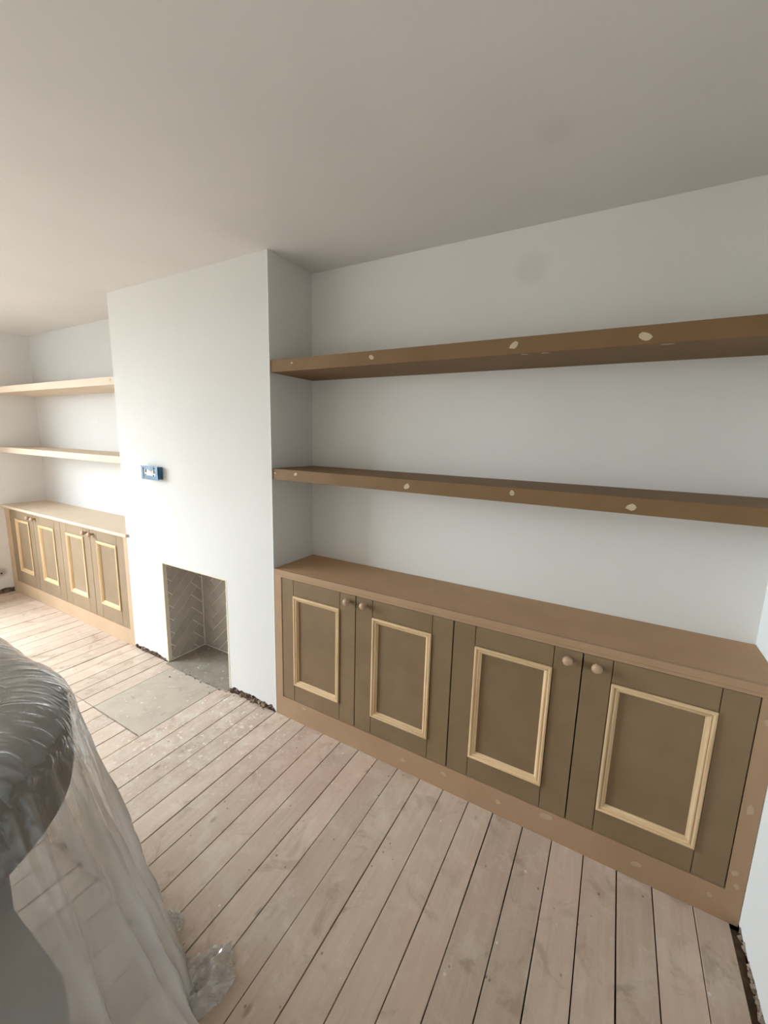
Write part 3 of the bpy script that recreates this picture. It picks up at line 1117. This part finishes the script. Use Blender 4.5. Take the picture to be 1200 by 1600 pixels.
chair = thing('armchair', 'dark padded armchair showing through the plastic dust sheet at lower left', 'armchair', ((SX0 + SX1) / 2, (SY0 + SY1) / 2, 0.0))
rounded('seat_cushion', M['fabric_deep'], chair, SX0 + 0.05, SX1 - 0.03, SY0 + 0.10, -1.265, 0.30, 0.46, 0.03)
rounded('seat_frame', M['fabric_deep'], chair, SX0 + 0.05, SX1 - 0.03, SY0 + 0.08, -1.27, 0.20, 0.305, 0.02)
for x in (SX0 + 0.17, SX1 - 0.17):
    for y in (SY0 + 0.12, -1.32):
        MB().lathe([(0.018, 0.0), (0.026, ST - 0.286)], (x, y, 0.0), 'Z', 12).build('leg', M['fabric_deep'], chair)

# the sheet: follows a rounded plan, rolls over the edge and hangs flaring to the floor
sheet_plan = []
RC = 0.38


def plan(n_arc=84, step=0.010):
    pts = []
    cs = [(SX1 - RC, SY0 + RC, -90), (SX1 - RC, SY1 - RC, 0), (SX0 + RC, SY1 - RC, 90), (SX0 + RC, SY0 + RC, 180)]
    for k in range(4):
        cx, cy, a0 = cs[k]
        for i in range(n_arc):
            a = math.radians(a0 + 90.0 * i / n_arc)
            pts.append((Vector((cx + RC * math.cos(a), cy + RC * math.sin(a))), Vector((math.cos(a), math.sin(a)))))
        nx, ny, a1 = cs[(k + 1) % 4]
        a = math.radians(a0 + 90)
        nrm = Vector((math.cos(a), math.sin(a)))
        p0 = Vector((cx, cy)) + nrm * RC
        p1 = Vector((nx, ny)) + nrm * RC
        m = int((p1 - p0).length / step)
        for i in range(m):
            pts.append((p0.lerp(p1, i / m), nrm))
    return pts


PL = plan()
NP = len(PL)
ROLL = 0.115
NV_TOP, NV_ROLL, NV_DROP, NV_HEM = 26, 16, 44, 10
def sag(ins):
    """the sheet sinks towards the seat inside the padded rim"""
    t = min(1.0, max(0.0, (ins - ROLL) / (0.43 - ROLL)))
    return 0.165 * t * t * (1.6 - 0.6 * t)


# padded top of the chair: one upholstered roll just inside the sheet
mb = MB()
pad = [(0.43 - (0.43 - ROLL) * k / 8, ST - 0.018 - sag(0.43 - (0.43 - ROLL) * k / 8)) for k in range(8)]
for k in range(9):
    a = math.pi / 2 * k / 8
    pad.append((0.014 + (ROLL - 0.014) * (1 - math.sin(a)), ST - 0.016 - (ROLL - 0.03) * (1 - math.cos(a))))
pad += [(0.014, ST - 0.21), (0.020, ST - 0.245), (0.045, ST - 0.275), (0.09, ST - 0.288), (0.16, ST - 0.288)]
sub = PL[::6]
for p, nrm in sub:
    for ins, z in pad:
        q = p - nrm * ins
        mb.v.append((q.x, q.y, z))
kp, ks = len(pad), len(sub)
for i in range(ks):
    j = (i + 1) % ks
    for k in range(kp - 1):
        mb.f.append((i * kp + k, j * kp + k, j * kp + k + 1, i * kp + k + 1))
        mb.m.append(0)
mb.f.append(tuple(i * kp for i in range(ks)))
mb.f.append(tuple(i * kp + kp - 1 for i in range(ks))[::-1])
mb.m += [0, 0]
mb.build('padded_top', M['fabric'], chair, smooth=True)
mb = MB()
arc = 0.0
pleat, pleats = [0.0], []
prev = PL[-1][0]
for (p, nrm) in PL:
    arc += (p - prev).length
    prev = p
    col, pcol = [], []
    u = arc
    corner = 0.095 * (2 * nrm.x * nrm.y) ** 2               # spare plastic gathers at the corners
    ph = noise.noise((u * 1.7, 4.0, 0.0)) * 3.0

    def fold(zf):
        """hanging folds that open towards the floor; zf 0 at the roll, 1 on the floor"""
        r1 = (1 - abs(math.sin(u * 17.0 + ph * 1.5 + zf * 0.8))) ** 3
        r2 = (1 - abs(math.sin(u * 29.0 + 1.3 + ph - zf * 0.9))) ** 4
        a = 1.5 * r1 + 0.9 * r2 - 0.5
        pleat[0] = min(1.0, (r1 ** 2 + 0.8 * r2 ** 2) * (0.45 + 0.55 * zf))
        return (0.004 + 0.027 * zf) * a + 0.018 * zf * noise.noise((u * 4.0, zf * 1.2, 2.0))

    for k in range(NV_TOP):                               # top, from well inside to the start of the roll
        t = k / NV_TOP
        ins = 0.43 - (0.43 - ROLL) * t
        q = p - nrm * ins
        cr = noise.noise((q.x * 2.2 + q.y * 4.1, (-q.x * 0.88 + q.y * 0.47) * 19.0, 4.0))
        zz = ST - sag(ins) + 0.010 * (1 - abs(cr)) ** 4 + 0.008 * noise.noise((q.x * 5, q.y * 7, 0)) + 0.004 * noise.noise((q.x * 16, q.y * 26, 3))
        col.append((q.x, q.y, zz))
    for k in range(NV_ROLL):
        a = math.pi / 2 * k / NV_ROLL
        ro = ROLL * math.sin(a)
        q = p - nrm * (ROLL - ro)
        zz = ST - ROLL * (1 - math.cos(a))
        wv = 0.006 * noise.noise((q.x * 6, q.y * 8, zz * 8)) + 0.003 * noise.noise((u * 26, zz * 9, 3))
        col.append((q.x + nrm.x * wv, q.y + nrm.y * wv, zz + wv))
    z_r = ST - ROLL
    for k in range(NV_DROP):
        t = k / (NV_DROP - 1)
        zz = z_r * (1 - t) + 0.003 * t
        flare = (0.115 + corner) * t
        q = p + nrm * (flare + fold(t))
        col.append((q.x, q.y, zz))
        pcol.append(pleat[0])
    pcol = [0.0] * (NV_TOP + NV_ROLL) + pcol + [0.4] * NV_HEM
    hem = 0.012 + 0.03 * max(0.0, noise.noise((u * 3.1, 9.0, 0)))
    for k in range(1, NV_HEM + 1):
        t = k / NV_HEM
        q = p + nrm * (0.115 + corner + fold(1.0) + hem * t)
        zz = 0.003 + max(0.0, 0.012 * math.sin(t * math.pi) * (0.4 + noise.noise((u * 11, t * 3, 5)))) + 0.006 * abs(noise.noise((u * 30, t * 5, 1)))
        col.append((q.x, q.y, zz))
    mb.v += col
    pleats += pcol
NC = NV_TOP + NV_ROLL + NV_DROP + NV_HEM
for i in range(NP):
    j = (i + 1) % NP
    for k in range(NC - 1):
        mb.f.append((i * NC + k, j * NC + k, j * NC + k + 1, i * NC + k + 1))
        mb.m.append(0)
# close the middle of the top
c0 = len(mb.v)
mb.v.append(((SX0 + SX1) / 2, (SY0 + SY1) / 2, ST - 0.17))
for i in range(NP):
    mb.f.append((i * NC, c0, ((i + 1) % NP) * NC))
    mb.m.append(0)
pleats.append(0.0)
sheet = mb.build('dust_sheet', M['sheet'], smooth=True)
_f = sheet.data.polygons[NC // 2]
if Vector(_f.normal).dot(Vector(_f.center) - Vector(((SX0 + SX1) / 2, (SY0 + SY1) / 2, _f.center.z))) < 0:
    sheet.data.flip_normals()
_at = sheet.data.attributes.new('pleat', 'FLOAT', 'POINT')           # doubled film in the pleats
_at.data.foreach_set('value', pleats)
tag(sheet, 'milky translucent plastic dust sheet draped over the armchair down to the boards', 'dust sheet')


# crumpled corners of plastic lying on the boards
def crumple(cx, cy, w_, d_, hgt, ang, seed, n=22):
    mb = MB()
    ca, sa = math.cos(ang), math.sin(ang)
    for i in range(n + 1):
        for j in range(n + 1):
            a, b = i / n - 0.5, j / n - 0.5
            r = math.hypot(a, b) * 2
            e = max(0.0, 1 - r ** 2.5)
            x = a * w_ * (1 + 0.3 * noise.noise((b * 4, seed, 0)))
            y = b * d_ * (1 + 0.3 * noise.noise((a * 4, seed, 5)))
            z = 0.002 + hgt * e * abs(0.35 + 1.2 * noise.noise((a * 4.2, b * 4.2, seed))) + 0.010 * abs(noise.noise((a * 13, b * 13, seed)))
            mb.v.append((cx + x * ca - y * sa, cy + x * sa + y * ca, z))
    for i in range(n):
        for j in range(n):
            if math.hypot((i + .5) / n - .5, (j + .5) / n - .5) < 0.5:
                k = i * (n + 1) + j
                mb.f.append((k, k + n + 1, k + n + 2, k + 1))
                mb.m.append(0)
    o = mb.build('crumpled_hem', M['sheet'], sheet)
    at = o.data.attributes.new('pleat', 'FLOAT', 'POINT')
    at.data.foreach_set('value', [0.6] * len(o.data.vertices))


crumple(0.66, -0.955, 0.15, 0.16, 0.045, 0.3, 3.0)
crumple(0.44, -0.925, 0.10, 0.06, 0.018, 0.0, 8.0)
